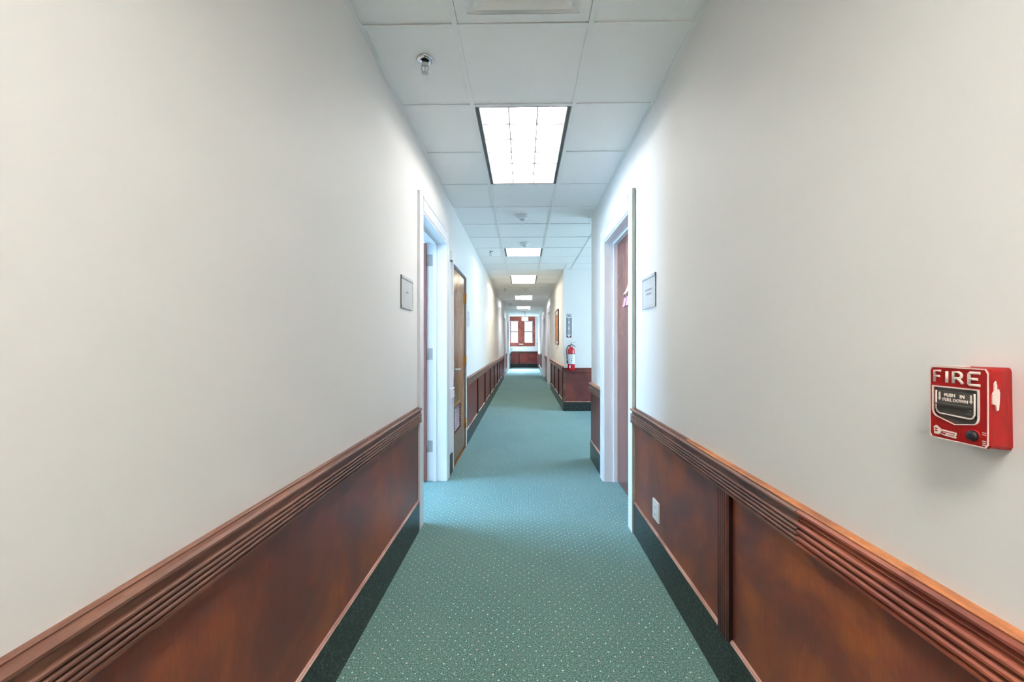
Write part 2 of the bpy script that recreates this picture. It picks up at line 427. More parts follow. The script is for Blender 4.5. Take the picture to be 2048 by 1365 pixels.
# ------------------------------------------------------------------ doors
def casing(F, par, h0, h1, top, wd, proud=.017, gap=0.0, near_raw=False, far=True):
    """near leg, head, far leg as separate boards with a backband"""
    def leg(a0, a1, outer):
        b = MB(F)
        b.box(a0, a1, gap, proud-.004, 0, top+wd if outer is None else top+wd, 'white')
        # backband bead along the outer edge, small step on the inner
        if outer < 0:
            b.box(a0, a0+.016, proud-.004, proud, 0, top+wd, 'white'); b.box(a0+.022, a1-.006, proud-.004, proud-.001, 0, top+.02, 'white')
            b.box(a0-.0006, a0, gap, proud, 0, top+wd, 'rawside' if near_raw else 'white')
        else:
            b.box(a1-.016, a1, proud-.004, proud, 0, top+wd, 'white'); b.box(a0+.006, a1-.022, proud-.004, proud-.001, 0, top+.02, 'white')
        return b.build('casing', 'white', par)
    leg(h0-wd, h0, -1); leg(h1, h1+wd, 1)
    b = MB(F); b.box(h0, h1, gap, proud-.004, top, top+wd); b.box(h0, h1, proud-.004, proud, top+wd-.016, top+wd); b.box(h0, h1, proud-.004, proud-.001, top+.006, top+wd-.022)
    b.build('casing_head', 'white', par)
def jambs(F, par, h0, h1, top, depth, stop_d, tj=.012):
    b = MB(F)
    b.box(h0-.001, h0+tj, -depth, .012, 0, top); b.box(h1-tj, h1+.001, -depth, .012, 0, top); b.box(h0+tj, h1-tj, -depth, .012, top-tj, top+.001)
    b.build('jamb', 'white', par)
    s = MB(F); w = .035
    s.box(h0+tj, h0+tj+.012, stop_d-w, stop_d, 0, top-tj); s.box(h1-tj-.012, h1-tj, stop_d-w, stop_d, 0, top-tj); s.box(h0+tj+.012, h1-tj-.012, stop_d-w, stop_d, top-tj-.012, top-tj)
    s.build('door_stop', 'white', par)
def door_type(n, F, h0, h1, top=DT, leaf='door_brown', leaf_d=-.111, gap=0.0, near_raw=False, proud=.017):
    d = sempty('door_%d' % n, F(h0, 0, 0))
    casing(F, d, h0, h1, top, CW, proud=proud, gap=gap, near_raw=near_raw)
    jambs(F, d, h0, h1, top, T, leaf_d+.035)
    lf = MB(F).box(h0+.014, h1-.014, leaf_d-.044, leaf_d, .012, top-.014).build('door_leaf', leaf, d, bevel=.0015)
    return d, lf
# door 1 on the left: leaf swung open into the office
d1 = sempty('door_1', FL(2.97, 0, 0))
casing(FL, d1, 2.943, 3.86, DT, CW, proud=.017)
jambs(FL, d1, 2.943, 3.86, DT, .17, -.085)
leaf1 = MB().box(-1.80, -.922, 3.806, 3.850, .012, DT-.014).build('door_leaf', 'door_brown', d1, bevel=.0015)
for z in (2.105, 1.212, .331):
    b = MB()
    b.box(-.917, -.866, 3.8445, 3.8475, z-.055, z+.055); b.tube([(-.919, 3.838, z-.055), (-.919, 3.838, z+.055)], .007, 8)
    for k in (-1, 1):
        b.lathe((-.884, 3.843, z+k*.03), [(.004, -.0005), (.0045, .0015)], axis=1, n=8); b.lathe((-.900, 3.843, z+k*.015), [(.004, -.0005), (.0045, .0015)], axis=1, n=8)
    b.build('hinge', 'hinge_grey', d1)
# door 2 on the left: flush leaf with louvre
d2 = sempty('door_2', FL(4.20, 0, 0))
b = MB(FL)
b.box(4.168, 4.208, -.12, .016, 0, 2.185, 'white'); b.box(5.150, 5.192, -.12, .016, 0, 2.185, 'white'); b.box(4.208, 5.150, -.12, .016, 2.145, 2.185, 'white')
b.build('door_frame', 'white', d2)
b = MB(FL)
b.box(4.2085, 4.216, -.11, .006, 0, 2.138); b.box(5.118, 5.1495, -.11, .006, 0, 2.138); b.box(4.216, 5.118, -.11, .006, 2.122, 2.1445)
b.build('frame_rebate', 'darkgrey', d2)
LY0, LY1, LZ0, LZ1 = 4.275, 4.765, .318, .645
b = MB(FL)
for (y0, y1, z0, z1) in ((4.220, LY0+.02, .025, 2.118), (LY1-.02, 5.112, .025, 2.118), (LY0+.02, LY1-.02, .025, LZ0+.02), (LY0+.02, LY1-.02, LZ1-.02, 2.118)):
    b.box(y0, y1, -.045, -.001, z0, z1)
leaf2 = b.build('door_leaf', 'door_oak', d2)
b = MB(FL)
b.box(LY0, LY1, -.001, .010, LZ1-.024, LZ1); b.box(LY0, LY1, -.001, .010, LZ0, LZ0+.024); b.box(LY0, LY0+.024, -.001, .010, LZ0+.024, LZ1-.024); b.box(LY1-.024, LY1, -.001, .010, LZ0+.024, LZ1-.024)
b.build('louver_frame', 'door_oak', leaf2)
for i in range(10):
    z = LZ0+.038+i*.0275
    MB(FL).prism([(-.017, z+.006), (-.015, z+.008), (-.003, z+.001), (-.005, z-.001)], 0, LY0+.020, LY1-.020).build('louver_slat', 'slat', leaf2)
MB(FL).box(LY0+.02, LY1-.02, -.0449, -.041, LZ0+.02, LZ1-.02).build('louver_backing', 'darkgrey', leaf2)
b = MB(FL); z = 1.035
b.lathe(FL(0, 0, 0), [(0.001, 0)], n=3) if False else None
b.box(4.262, 4.312, -.001, .006, z-.09, z+.09); b.tube([(4.287, .004, z), (4.287, .050, z)], .010, 10); b.tube([(4.287, .048, z), (4.30, .058, z), (4.41, .056, z-.002)], [.010, .010, .008], 10)
b.build('lever_handle', 'chrome', leaf2)
b = MB(FL); b.box(4.2165, 4.219, -.03, -.002, .96, 1.11); b.build('latch_plate', 'brass', leaf2)
for z in (1.876, 1.098, .304):
    b = MB(FL); b.box(5.085, 5.135, -.001, .0075, z-.062, z+.062); b.tube([(5.116, .012, z-.062), (5.116, .012, z+.062)], .0085, 10); b.lathe(FL(5.116, .012, z+.062), [(.0085, 0), (.006, .006), (.001, .008)], n=8)
    b.build('hinge', 'brass', d2)
MB(FL).prism([(-.12, 0.0), (.012, 0.0), (.004, .009), (-.11, .010)], 0, 4.209, 5.149).build('threshold', 'brass', d2)
# white-painted stub of rail between doors 1 and 2
MB(FL).prism(RAIL, 0, 3.977, 4.166).build('chair_rail', 'white', wall_left, label='white-painted chair rail stub')
MB(FL).box(3.977, 4.166, 0, .0152, -.001, .185).build('granite_tile', 'granite', baseL)
MB(FL).box(3.99, 4.15, .0, .008, .20, .75).build('wood_panel', 'white', wall_left, label='white-painted panel')
# right near door
d3, leaf3 = door_type(3, FR, 2.93, 3.87, gap=.0045, near_raw=True, proud=.026)
b = MB(FR); b.box(2.95, 2.952, -.11, -.10, .9, 1.1); b.build('strike_plate', 'steel', d3)
door_type(4, FL, 15.12, 16.38); door_type(5, FL, 17.78, 18.80); door_type(6, FL, 19.45, 20.5)
door_type(7, FR, 11.78, 13.12); door_type(8, FR, 14.75, 15.55); door_type(9, FR, 15.95, 16.78)

# ------------------------------------------------------------------ far window
w1 = sempty('window_1', (-.1, YE, 1.14))
for nm, (x0, x1, z0, z1, d) in (('head_casing', (-.742, .605, WZ1, 2.725, .022)), ('sill_apron', (-.742, .605, 1.137, WZ0, .022)),
                              ('side_casing', (WX1, .605, WZ0, WZ1, .024)), ('side_casing', (-.742, WX0, WZ0, WZ1, .024)), ('mullion', (-.29, .015, WZ0, WZ1, .030))):
    MB(FE).box(x0, x1, -.001 if nm != 'mullion' else -.15, d, z0, z1).build(nm, 'winwood', w1, bevel=.003)
MB(FE).box(-.742, .62, .024, .06, WZ0-.03, WZ0).build('window_sill', 'winwood', w1, bevel=.004)
MB(FE).box(WX0, -.29, -.03, -.01, 2.44, 2.492).build('blind', 'blind', w1); MB(FE).box(.015, WX1, -.03, -.01, 2.44, 2.492).build('blind', 'blind', w1)
for x0, x1 in ((WX0, -.29), (.015, WX1)):
    b = MB(FE); s = .032
    b.box(x0, x0+s, -.10, -.05, WZ0, WZ1).box(x1-s, x1, -.10, -.05, WZ0, WZ1).box(x0+s, x1-s, -.10, -.05, WZ0, WZ0+s).box(x0+s, x1-s, -.10, -.05, WZ1-s, WZ1).box(x0+s, x1-s, -.10, -.045, 1.89, 1.94)
    b.build('sash', 'darkgrey', w1)
    MB(FE).box(x0+s, x1-s, -.078, -.072, WZ0+s, 1.90).build('pane', 'glass', w1)
    MB(FE).box(x0+s, x1-s, -.078, -.072, 1.935, WZ1-s).build('pane', 'glass', w1)
    MB(FE).box(x0+.06, x1-.06, -.071, -.055, 1.640, 1.665).build('sash_bar', 'grey', w1)

# ------------------------------------------------------------------ suspended ceiling
LIGHTS = {0: 2, 6: 1, 10: 2, 16: 2, 22: 2, -6: 2}
busy = {0, 1, 6, 10, 11, 16, 17, 22, 23, -6, -5, -10, -9, -2}
xs = [GX-G/2, GX+G/2]
TW = .024
_tiles = {}
def tile(x0, x1, y0, y1, nudge=True):
    w, l = round(x1-x0, 3), round(y1-y0, 3)
    if (w, l) not in _tiles:
        b = bmesh.new(); bmesh.ops.create_cube(b, size=1)
        bmesh.ops.scale(b, vec=(w-.007, l-.007, .014), verts=b.verts)
        bmesh.ops.bevel(b, geom=[e for e in b.edges if all(v.co.z < 0 for v in e.verts)], offset=.0015, segments=1, affect='EDGES')
        me = bpy.data.meshes.new('ceiling_tile'); b.to_mesh(me); b.free(); me.materials.append(M['tile']); _tiles[(w, l)] = me
    o = bpy.data.objects.new('ceiling_tile', _tiles[(w, l)]); COL.objects.link(o); o.parent = ceiling
    o.location = ((x0+x1)/2, (y0+y1)/2, H+.0098+random.uniform(0, .0008))
    if nudge: o.rotation_euler = (random.uniform(-.0015, .0015), random.uniform(-.0015, .0015), random.uniform(-.002, .002))
    return o
k0, k1 = -11, 31
for k in range(k0, k1+1):
    y0 = max(GY+G*k, YB); y1 = min(GY+G*(k+1), YE)
    tile(XL, xs[0], y0, y1); 
    if k not in busy: tile(xs[0], xs[1], y0, y1)
    side = YC-.3 < (y0+y1)/2 < YA+.1
    tile(xs[1], xs[1]+G if side and y0 > YC-.01 and y1 < YA+.01 else XR, y0, y1)
    if not (y0 > YC-.01 and y1 < YA+.01) and side:
        pass
# side hall tiles
for j in range(0, 5):
    x0 = xs[1]+G+j*G; x1 = min(x0+G, 4.0)
    for k in range(4, 9):
        y0 = GY+G*k; y1 = min(GY+G*(k+1), YA)
        if y1 <= YC: continue
        y0 = max(y0, YC); 
        if y1-y0 > .05: tile(x0, x1, y0, y1)
for k in (3, 8):   # filler beside the side hall corners
    y0 = max(GY+G*k, YC); y1 = min(GY+G*(k+1), YA)
    if y1-y0 > .02: tile(XR+.001, xs[1]+G, y0, y1)
# grid: main runners, cross tees, wall angles
def tee_main(x, y0, y1): 
    b = MB(); b.box(x-TW/2, x+TW/2, y0, y1, H-.003, H+.002).box(x-.0015, x+.0015, y0, y1, H+.002, H+.035); return b.build('main_runner', 'tee', ceiling)
tee_main(xs[0], YB, YE); tee_main(xs[1], YB, YE); tee_main(xs[1]+G, YC+.02, YA-.02)
for j in range(1, 5): tee_main(xs[1]+G+j*G, YC+.02, YA-.02)
_ct = {}
def cross(x0, x1, y):
    w = round(x1-x0, 3)
    if w not in _ct:
        b = bmesh.new()
        for (a, c, z0, z1) in ((-TW/2, TW/2, -.003, .0016), (-.0015, .0015, .0016, .034)):
            r = bmesh.ops.create_cube(b, size=1)['verts']
            bmesh.ops.scale(b, vec=(w-TW, c-a, z1-z0), verts=r); bmesh.ops.translate(b, vec=(0, (a+c)/2, (z0+z1)/2), verts=r)
        me = bpy.data.meshes.new('cross_tee'); b.to_mesh(me); b.free(); me.materials.append(M['tee']); _ct[w] = me
    o = bpy.data.objects.new('cross_tee', _ct[w]); COL.objects.link(o); o.parent = ceiling; o.location = ((x0+x1)/2, y, H)
for k in range(k0+1, k1+1):
    y = GY+G*k
    cross(XL+.008, xs[0], y)
    if k not in (1, 11, 17, 23, -5, -9): cross(xs[0], xs[1], y)
    if YC < y < YA:
        for j in range(0, 5): cross(xs[1]+j*G, min(xs[1]+(j+1)*G, 4.0), y)
        cross(xs[1]+5*G, 3.99, y)
    else: cross(xs[1], XR-.008, y)
def angle(x0, x1, y0, y1):
    MB().box(x0, x1, y0, y1, H-.003, H+.001).build('wall_angle', 'tee', ceiling)
angle(XL, XL+.02, YB, YE); angle(XR-.02, XR, YB, YC); angle(XR-.02, XR, YA, YE); angle(XR, 4.0, YA-.02, YA); angle(XR-.02, 4.0, YC, YC+.02); angle(XL, XR, YE-.02, YE)

# ------------------------------------------------------------------ troffer lights
def troffer(rows, col, live, label, nlong=2):
    k, n = rows; L = G*n; y0 = GY+G*k; cx = GX; cy = y0+L/2
    t = thing('ceiling_light', (cx, cy, H), label, 'ceiling light', 'recessed ceiling lights')
    hx, hy = G/2-TW/2-.001, L/2-TW/2-.001; zt = H+.115
    b = MB()
    b.box(cx-hx, cx+hx, cy-hy, cy+hy, zt, zt+.004); 
    b.box(cx-hx, cx-hx+.003, cy-hy, cy+hy, H+.003, zt).box(cx+hx-.003, cx+hx, cy-hy, cy+hy, H+.003, zt).box(cx-hx, cx+hx, cy-hy, cy-hy+.003, H+.003, zt).box(cx-hx, cx+hx, cy+hy-.003, cy+hy, H+.003, zt)
    b.build('housing', 'white', t)
    f = .021; b = MB()
    b.box(cx-hx+.003, cx-hx+f, cy-hy+.003, cy+hy-.003, H-.001, H+.010).box(cx+hx-f, cx+hx-.003, cy-hy+.003, cy+hy-.003, H-.001, H+.010).box(cx-hx+f, cx+hx-f, cy-hy+.003, cy-hy+.010, H-.001, H+.008).box(cx-hx+f, cx+hx-f, cy+hy-.008, cy+hy-.003, H-.001, H+.008)
    b.build('frame', 'darkgrey', t)
    ix, iy = hx-f, hy-.010
    b = MB()
    b.box(cx-ix, cx-ix+.006, cy-iy, cy+iy, H+.001, H+.045).box(cx+ix-.006, cx+ix, cy-iy, cy+iy, H+.001, H+.045).box(cx-ix+.006, cx+ix-.006, cy-iy, cy-iy+.004, H+.001, H+.045).box(cx-ix+.006, cx+ix-.006, cy+iy-.004, cy+iy, H+.001, H+.045)
    b.build('louver_rim', 'white', t)
    ix -= .006; iy -= .004
    for i in range(1, nlong+1):
        x = cx-ix+2*ix*i/(nlong+1)
        MB().prism([(x-.0012, H+.002), (x+.0012, H+.002), (x+.003, H+.044), (x-.003, H+.044)], 1, cy-iy, cy+iy, 'tee').box(x-.0034, x+.0034, cy-iy, cy+iy, H+.0008, H+.0070, 'darkgrey').build('louver_blade', 'tee', t)  # dark lower lip: the blade's unlit underside put into its colour
    nc = 3*n
    for i in range(1, nc):
        y = cy-iy+2*iy*i/nc
        MB().prism([(y-.0012, H+.0015), (y+.0012, H+.0015), (y+.003, H+.0435), (y-.003, H+.0435)], 0, cx-ix, cx+ix, 'tee').box(cx-ix, cx+ix, y-.0026, y+.0026, H+.0003, H+.0110, 'darkgrey').build('louver_blade', 'tee', t)  # cross blades carry the same painted-dark lip for their unlit edge
    for i in range(3):
        x = cx-ix+2*ix*(i+.5)/3
        MB().tube([(x, cy-hy+.02, H+.083), (x, cy+hy-.02, H+.083)], .016, 12).build('tube_lamp', 'tube_'+col if i in live else 'dead', t)
    return t
troffer((0, 2), 'first', (0, 1, 2), 'nearest lit ceiling light, long three by six cell parabolic louver with bright tubes')
troffer((6, 1), 'second', (0, 1, 2), 'square lit ceiling light beside the ceiling sprinkler, second from the viewer')
troffer((10, 2), 'third', (0, 1, 2), 'warm cream ceiling light, third along the corridor')
troffer((16, 2), 'far', (1, 2), 'ceiling light lit only on its right two thirds, fourth along the corridor')
troffer((22, 2), 'far', (0, 2), 'farthest ceiling light with dark middle tube, just before the exit sign')
troffer((-6, 2), 'overhead', (0, 1, 2), 'lit ceiling light directly overhead of the viewpoint')
troffer((-10, 2), 'overhead', (0, 1, 2), 'added unseen ceiling light behind the viewpoint, brightening the near corridor')  # unseen fixture added to raise the light on the near walls

# air diffuser
ay0 = GY-2*G; acy = ay0+G/2
t = thing('air_diffuser', (GX, acy, H), 'white square stepped air diffuser in the ceiling at the top edge of the view', 'vent')
def ring(x, y, a, w, z0, z1, dz):
    b = MB(); A = [(x-a, y-a), (x+a, y-a), (x+a, y+a), (x-a, y+a)]; i = a-w; B = [(x-i, y-i), (x+i, y-i), (x+i, y+i), (x-i, y+i)]
    lo = b.verts([(p[0], p[1], z0) for p in A]); li = b.verts([(p[0], p[1], z1) for p in B]); ho = b.verts([(p[0], p[1], z0+dz) for p in A]); hi = b.verts([(p[0], p[1], z1+dz) for p in B])
    for k in range(4):
        j = (k+1) % 4
        b.face([lo[k], lo[j], li[j], li[k]]); b.face([ho[k], ho[j], hi[j], hi[k]]); b.face([lo[k], lo[j], ho[j], ho[k]]); b.face([li[k], li[j], hi[j], hi[k]])
    return b
ring(GX, acy, .291, .045, H+.002, H+.002, .004).build('frame', 'tee', t)
ring(GX, acy, .248, .045, H+.004, H+.030, .003).build('cone', 'tee', t)
ring(GX, acy, .205, .055, H-.012, H+.030, .003).build('cone', 'tee', t)
ring(GX, acy, .140, .050, H-.012, H+.026, .003).build('cone', 'tee', t)
MB().box(GX-.08, GX+.08, acy-.08, acy+.08, H-.010, H-.006).build('centre_plate', 'tee', t)
MB().box(GX-.29, GX+.29, acy-.29, acy+.29, H+.05, H+.055).build('plenum_plate', 'grey', t)

# sprinklers
def sprinkler(x, y, label):
    t = thing('sprinkler', (x, y, H), label, 'sprinkler', 'pendant sprinklers in the left tile column')
    MB().lathe((x, y, H), [(.024, .001), (.040, .000), (.042, -.003), (.038, -.008), (.028, -.012), (.024, -.010), (.022, .001)], n=28).build('escutcheon', 'chrome', t)
    MB().lathe((x, y, H), [(.010, .01), (.013, .0), (.013, -.018), (.017, -.019), (.017, -.028), (.010, -.029)], n=10).build('body', 'steel', t)
    b = MB()
    for s_ in (-1, 1):
        b.tube([(x+s_*.009, y, H-.026), (x+s_*.017, y, H-.036), (x+s_*.018, y, H-.052), (x+s_*.010, y, H-.064), (x, y, H-.068)], .0028, 8)
    b.build('frame_arms', 'steel', t)
    MB().tube([(x, y, H-.030), (x, y, H-.066)], .0024, 8).build('bulb', 'steel', t)
    b = MB(); b.lathe((x, y, H-.070), [(.004, .003), (.016, .001), (.016, -.001), (.005, -.003)], n=16)
    for k in range(8):
        a = 2*PI*k/8; b.box(x+.016*math.cos(a)-.002, x+.016*math.cos(a)+.002, y+.016*math.sin(a)-.002, y+.016*math.sin(a)+.002, H-.0712, H-.0690)
    b.build('deflector', 'steel', t)
    return t
sp = sprinkler(-.497, 2.03, 'nearest chrome pendant sprinkler at top left, before the first ceiling light')
dup(sp, (-.517, 6.30, H), 'small chrome sprinkler to the left of the square ceiling light')
dup(sp, (-.494, 10.68, H), 'sprinkler past the warm cream ceiling light, third from the viewer')
dup(sp, (-.482, 14.77, H), 'farthest sprinkler, tiny and dark, left ceiling column near the corridor end')

def detector(x, y, r, label, drop=.045):
    t = thing('smoke_detector', (x, y, H), label, 'smoke detector', 'round ceiling detectors')
    MB().lathe((x, y, H), [(r, .001), (r, -.012), (r*.94, -.016), (r*.7, -.017)], n=28).build('base', 'plastic', t)
    MB().lathe((x, y, H), [(r*.72, -.015), (r*.70, -.026), (r*.5, -drop+.006), (r*.40, -drop)], n=28).build('dome', 'plastic', t)
    MB().lathe((x, y, H-drop), [(r*.28, .002), (r*.26, -.004), (r*.05, -.005)], n=16).build('sensor_cap', 'grey', t)
    return t
dt = detector(-.012, 4.55, .075, 'white smoke detector just past the nearest ceiling light')
dup(dt, (.015, 5.80, H), 'white smoke detector directly before the square ceiling light')
dup(dt, (.055, 10.6, H), 'far smoke detector between the warm light and the half-lit light')
t = thing('ceiling_dome', (.06, 18.0, H), 'shallow shiny dome on the ceiling in front of the exit sign', 'dome')
MB().lathe((.06, 17.45, H), [(.22, .0), (.22, -.005), (.17, -.024), (.09, -.040), (.02, -.045)], n=32).build('dome', 'chrome', t)
MB().lathe((.06, 17.45, H), [(.24, .0), (.242, -.006), (.222, -.008), (.222, 0)], n=32).build('rim', 'plastic', t)

# ------------------------------------------------------------------ exit sign
t = thing('exit_sign', (.05, 18.4, 2.30), 'glowing cream exit sign hanging over the far window', 'sign')
ex, ey = .055, 18.4
MB().box(ex-.15, ex+.15, ey, ey+.04, 2.31, 2.50).build('housing', 'plastic', t, bevel=.005)
MB().box(ex-.14, ex+.14, ey-.004, ey, 2.32, 2.49).build('face', 'exit', t)
MB().box(ex-.02, ex+.02, ey+.01, ey+.03, 2.50, H-.01).build('stem', 'plastic', t); MB().box(ex-.07, ex+.07, ey-.02, ey+.06, H-.012, H-.0035).build('canopy', 'plastic', t)
text('lettering', 'EXIT', .13, (ex, ey-.006, 2.405), (PI/2, 0, 0), 'exitletter', t, bold=.002)

# ------------------------------------------------------------------ room plaques
def plaque(F, y0, y1, label, lines, rot, sgn, size):
    z0, z1 = 1.533, 1.732
    t = thing('room_sign', F((y0+y1)/2, 0, z0), label, 'sign')
    b = MB(F); b.box(y0, y1, 0, .005, z0, z1); b.build('back_plate', 'plaque', t, bevel=.001)
    MB(F).box(y0, y1, .005, .009, z1-.016, z1).build('retaining_strip', 'plaque', t); MB(F).box(y0, y1, .005, .009, z0, z0+.014).build('retaining_strip', 'plaque', t)
    b = MB(F); b.box(y0+.004, y1-.004, .005, .0062, z1-.0185, z1-.016).box(y0+.004, y1-.004, .005, .0062, z0+.014, z0+.0165).box(y0, y0+.003, .0, .0065, z0, z1).box(y1-.003, y1, .0, .0065, z0, z1); b.build('edge_line', 'plaque_line', t)
    for widths, dz in lines:      # too worn and faint to read: short engraved strokes
        tot = sum(widths)+.004*(len(widths)-1); y = (y0+y1)/2-tot/2; zc = (z0+z1)/2+dz; b = MB(F)
        for w in widths:
            b.box(y, y+w, .005, .0056, zc-size/2, zc+size/2*.8); y += w+.004
        b.build('faint_lettering', 'plaque_line', t)
    return t
RL = (PI/2, 0, PI/2); RR = (PI/2, 0, -PI/2)
plaque(FL, 2.437, 2.689, 'silver room sign with one short faint mark on left wall before the open door', [([.009, .009, .005, .011], .005)], RL, 1, .014)
plaque(FR, 2.385, 2.642, 'silver room sign with two faint text lines on right wall beside the brown door', [([.010, .013, .008, .012, .009, .014, .010, .012, .008], .014), ([.009, .012, .008, .013, .010, .009, .012], -.012)], RR, -1, .012)
plaque(FL, 5.25, 5.49, 'small grey room sign on left wall past the louvred door', [([.012, .010, .012], 0)], RL, 1, .014)

# small white sensor box between doors on the left wall
t = thing('wall_sensor', FL(4.085, 0, 2.14), 'small white sensor box high on the left wall between two doors', 'sensor')
MB(FL).box(4.04, 4.13, 0, .032, 2.15, 2.235).build('case', 'plastic', t, bevel=.004); MB(FL).box(4.075, 4.095, .006, .018, 2.140, 2.15).build('bulb', 'darkgrey', t)

# ------------------------------------------------------------------ notes on the brown door
def note(y0, y1, z0, z1, mat, label, cat, curl=.01, skew=0.0, group=None):
    F = FR; d = -.111+.0012; b = MB(F); n = 6; rows = []
    for i in range(n+1):
        u = i/n; z = z1+(z0-z1)*u; dd = d+curl*u*u
        rows.append((z, dd, skew*u))
    A = []
    for z, dd, sk in rows: A.append(b.verts([(y0+sk, dd, z), (y1+sk, dd, z), (y1+sk, dd+.0006, z), (y0+sk, dd+.0006, z)]))
    for p, q in zip(A, A[1:]):
        for k in range(4): b.face([p[k], p[(k+1) % 4], q[(k+1) % 4], q[k]])
    b.face(A[0]); b.face(A[-1])
    o = b.build('sticky_note', mat); 
    return tag(o, label, cat, group)
note(3.515, 3.592, 1.636, 1.712, 'pink', 'pink sticky note on brown door, farther of the pair', 'note', .012, .012, 'pink notes on the door')
note(3.425, 3.500, 1.638, 1.716, 'pink', 'pink sticky note on brown door, nearer the casing', 'note', .010, .004, 'pink notes on the door')
note(3.36, 3.455, 1.73, 1.825, 'peach', 'curled peach paper note above the pink notes on the brown door', 'note', .035, .03)

# ------------------------------------------------------------------ outlet in right wainscot
t = thing('wall_outlet', FR(2.354, .006, .29), 'white duplex outlet plate low on the right wood panel', 'outlet')
MB(FR).box(2.304, 2.404, .006, .016, .292, .405).build('cover_plate', 'plastic', t, bevel=.002)
for z in (.328, .368):
    MB(FR).box(2.336, 2.372, .016, .0185, z-.014, z+.014).build('socket', 'white', t, bevel=.002)
    b = MB(FR); b.box(2.345, 2.347, .0185, .0188, z-.004, z+.006).box(2.360, 2.362, .0185, .0188, z-.004, z+.006).box(2.352, 2.356, .0185, .0188, z-.010, z-.006); b.build('slots', 'ink', t)
MB(FR).lathe(FR(2.354, .0165, .348), [(.003, -.001), (.003, .001)], axis=0, n=10).build('screw', 'steel', t)

# ------------------------------------------------------------------ fire alarm pull station
PY0, PY1, PZ0, PZ1, PX = .639, .730, 1.1525, 1.2768, .720
t = thing('fire_alarm_pull_station', (XR, (PY0+PY1)/2, PZ0), 'red fire alarm pull station with cream lettering on the right wall', 'fire alarm')
def P(u, v, e=0.0): return (PX-e, PY1+(PY0-PY1)*u, PZ1+(PZ0-PZ1)*v)   # u right, v down, e proud
def poly(pts, e0, e1, name, mat, par, hole=None, smooth=False):
    """flat plate from (u,v) outline between proud depths e0,e1"""
    b = MB()
    A = b.verts([P(u, v, e0) for u, v in pts]); B = b.verts([P(u, v, e1) for u, v in pts]); n = len(pts)
    if hole:
        A2 = b.verts([P(u, v, e0) for u, v in hole]); B2 = b.verts([P(u, v, e1) for u, v in hole])
        for i in range(n):
            j = (i+1) % n
            b.face([A[i], A[j], A2[j], A2[i]]); b.face([B[i], B[j], B2[j], B2[i]]); b.face([A[i], A[j], B[j], B[i]]); b.face([A2[i], A2[j], B2[j], B2[i]])
    else:
        for i in range(n): b.face([A[i], A[(i+1) % n], B[(i+1) % n], B[i]])
        b.face(A); b.face(B)
    return b.build(name, mat, par)
def rr(u0, u1, v0, v1, ru, rv, n=4):
    o = []
    for cu, cv, a0 in ((u0+ru, v0+rv, PI), (u1-ru, v0+rv, 1.5*PI), (u1-ru, v1-rv, 0), (u0+ru, v1-rv, .5*PI)):
        for k in range(n+1):
            a = a0+PI/2*k/n; o.append((cu+ru*math.cos(a), cv+rv*math.sin(a)))
    return o
# back box with slightly rough paint edge
b = MB(); nseg = 5; prof = []
outer = rr(-.0, 1.0, .0, 1.0, .05, .04, 3)
def layer(x, pull, drop, jit):      # the box narrows towards the wall
    return b.verts([(x, PY1+(PY0+pull-PY1)*u+random.uniform(-jit, jit), PZ1+(PZ0-drop-PZ1)*v+random.uniform(-jit, jit)) for u, v in outer])
Ls = [layer(PX+.002, 0, 0, 0), layer(PX+.006, .001, 0, 0), layer(PX+.025, .006, .002, .0006), layer(PX+.042, .013, .004, .0010), layer(XR-.0005, .017, .006, .0014)]
for p, q in zip(Ls, Ls[1:]):
    for i in range(len(p)): b.face([p[i], p[(i+1) % len(p)], q[(i+1) % len(p)], q[i]])
b.face(Ls[0]); b.face(Ls[-1]); b.build('back_box', 'red', t)
win = [(.085, .285), (.84, .285), (.84, .66), (.82, .70), (.78, .72), (.46, .765), (.15, .69), (.105, .66), (.085, .62)]
def shrink(pts, k):
    cu = sum(p[0] for p in pts)/len(pts); cv = sum(p[1] for p in pts)/len(pts); return [(cu+(u-cu)*(1-k), cv+(v-cv)*(1-k*.8)) for u, v in pts]
# face plate with window opening: bridge outer contour to window
def contour(n=36):
    o = []; R = rr(0, 1, 0, 1, .05, .037, 6)
    return R
outer_n = 36
def resample(pts, n, c):
    out = []
    for k in range(n):
        a = -PI+2*PI*k/n; dx, dy = math.cos(a), math.sin(a); best = None
        for i in range(len(pts)):
            (x1, y1), (x2, y2) = pts[i], pts[(i+1) % len(pts)]
            den = dx*(y2-y1)-dy*(x2-x1)
            if abs(den) < 1e-9: continue
            tt = ((x1-c[0])*(y2-y1)-(y1-c[1])*(x2-x1))/den; ss = ((x1-c[0])*dy-(y1-c[1])*dx)/den
            if tt > 0 and -1e-6 <= ss <= 1+1e-6 and (best is None or tt < best): best = tt
        out.append((c[0]+dx*best, c[1]+dy*best))
    return out
cc = (.46, .5); N = 72
O = resample(rr(0, 1, 0, 1, .05, .037, 6), N, cc); Wn = resample(win, N, cc)
poly(O, -.002, .0015, 'face_plate', 'red', t, hole=Wn)
O2 = resample(rr(.018, .982, .014, .986, .04, .03, 6), N, cc)
poly(O, .0015, .0024, 'edge_trim', 'cream', t, hole=O2)
Wn2 = resample(shrink(win, -.07), N, cc)
poly(Wn2, .0015, .0032, 'window_trim', 'cream', t, hole=Wn)
poly(Wn, -.0018, -.0008, 'recess_back', 'handle_dark', t)
hb = rr(.13, .80, .33, .655, .07, .06, 5)
hbI = rr(.165, .765, .30, .625, .05, .05, 5)
poly(hb, .0000, .0030, 'pull_bar', 'handle_dark', t)
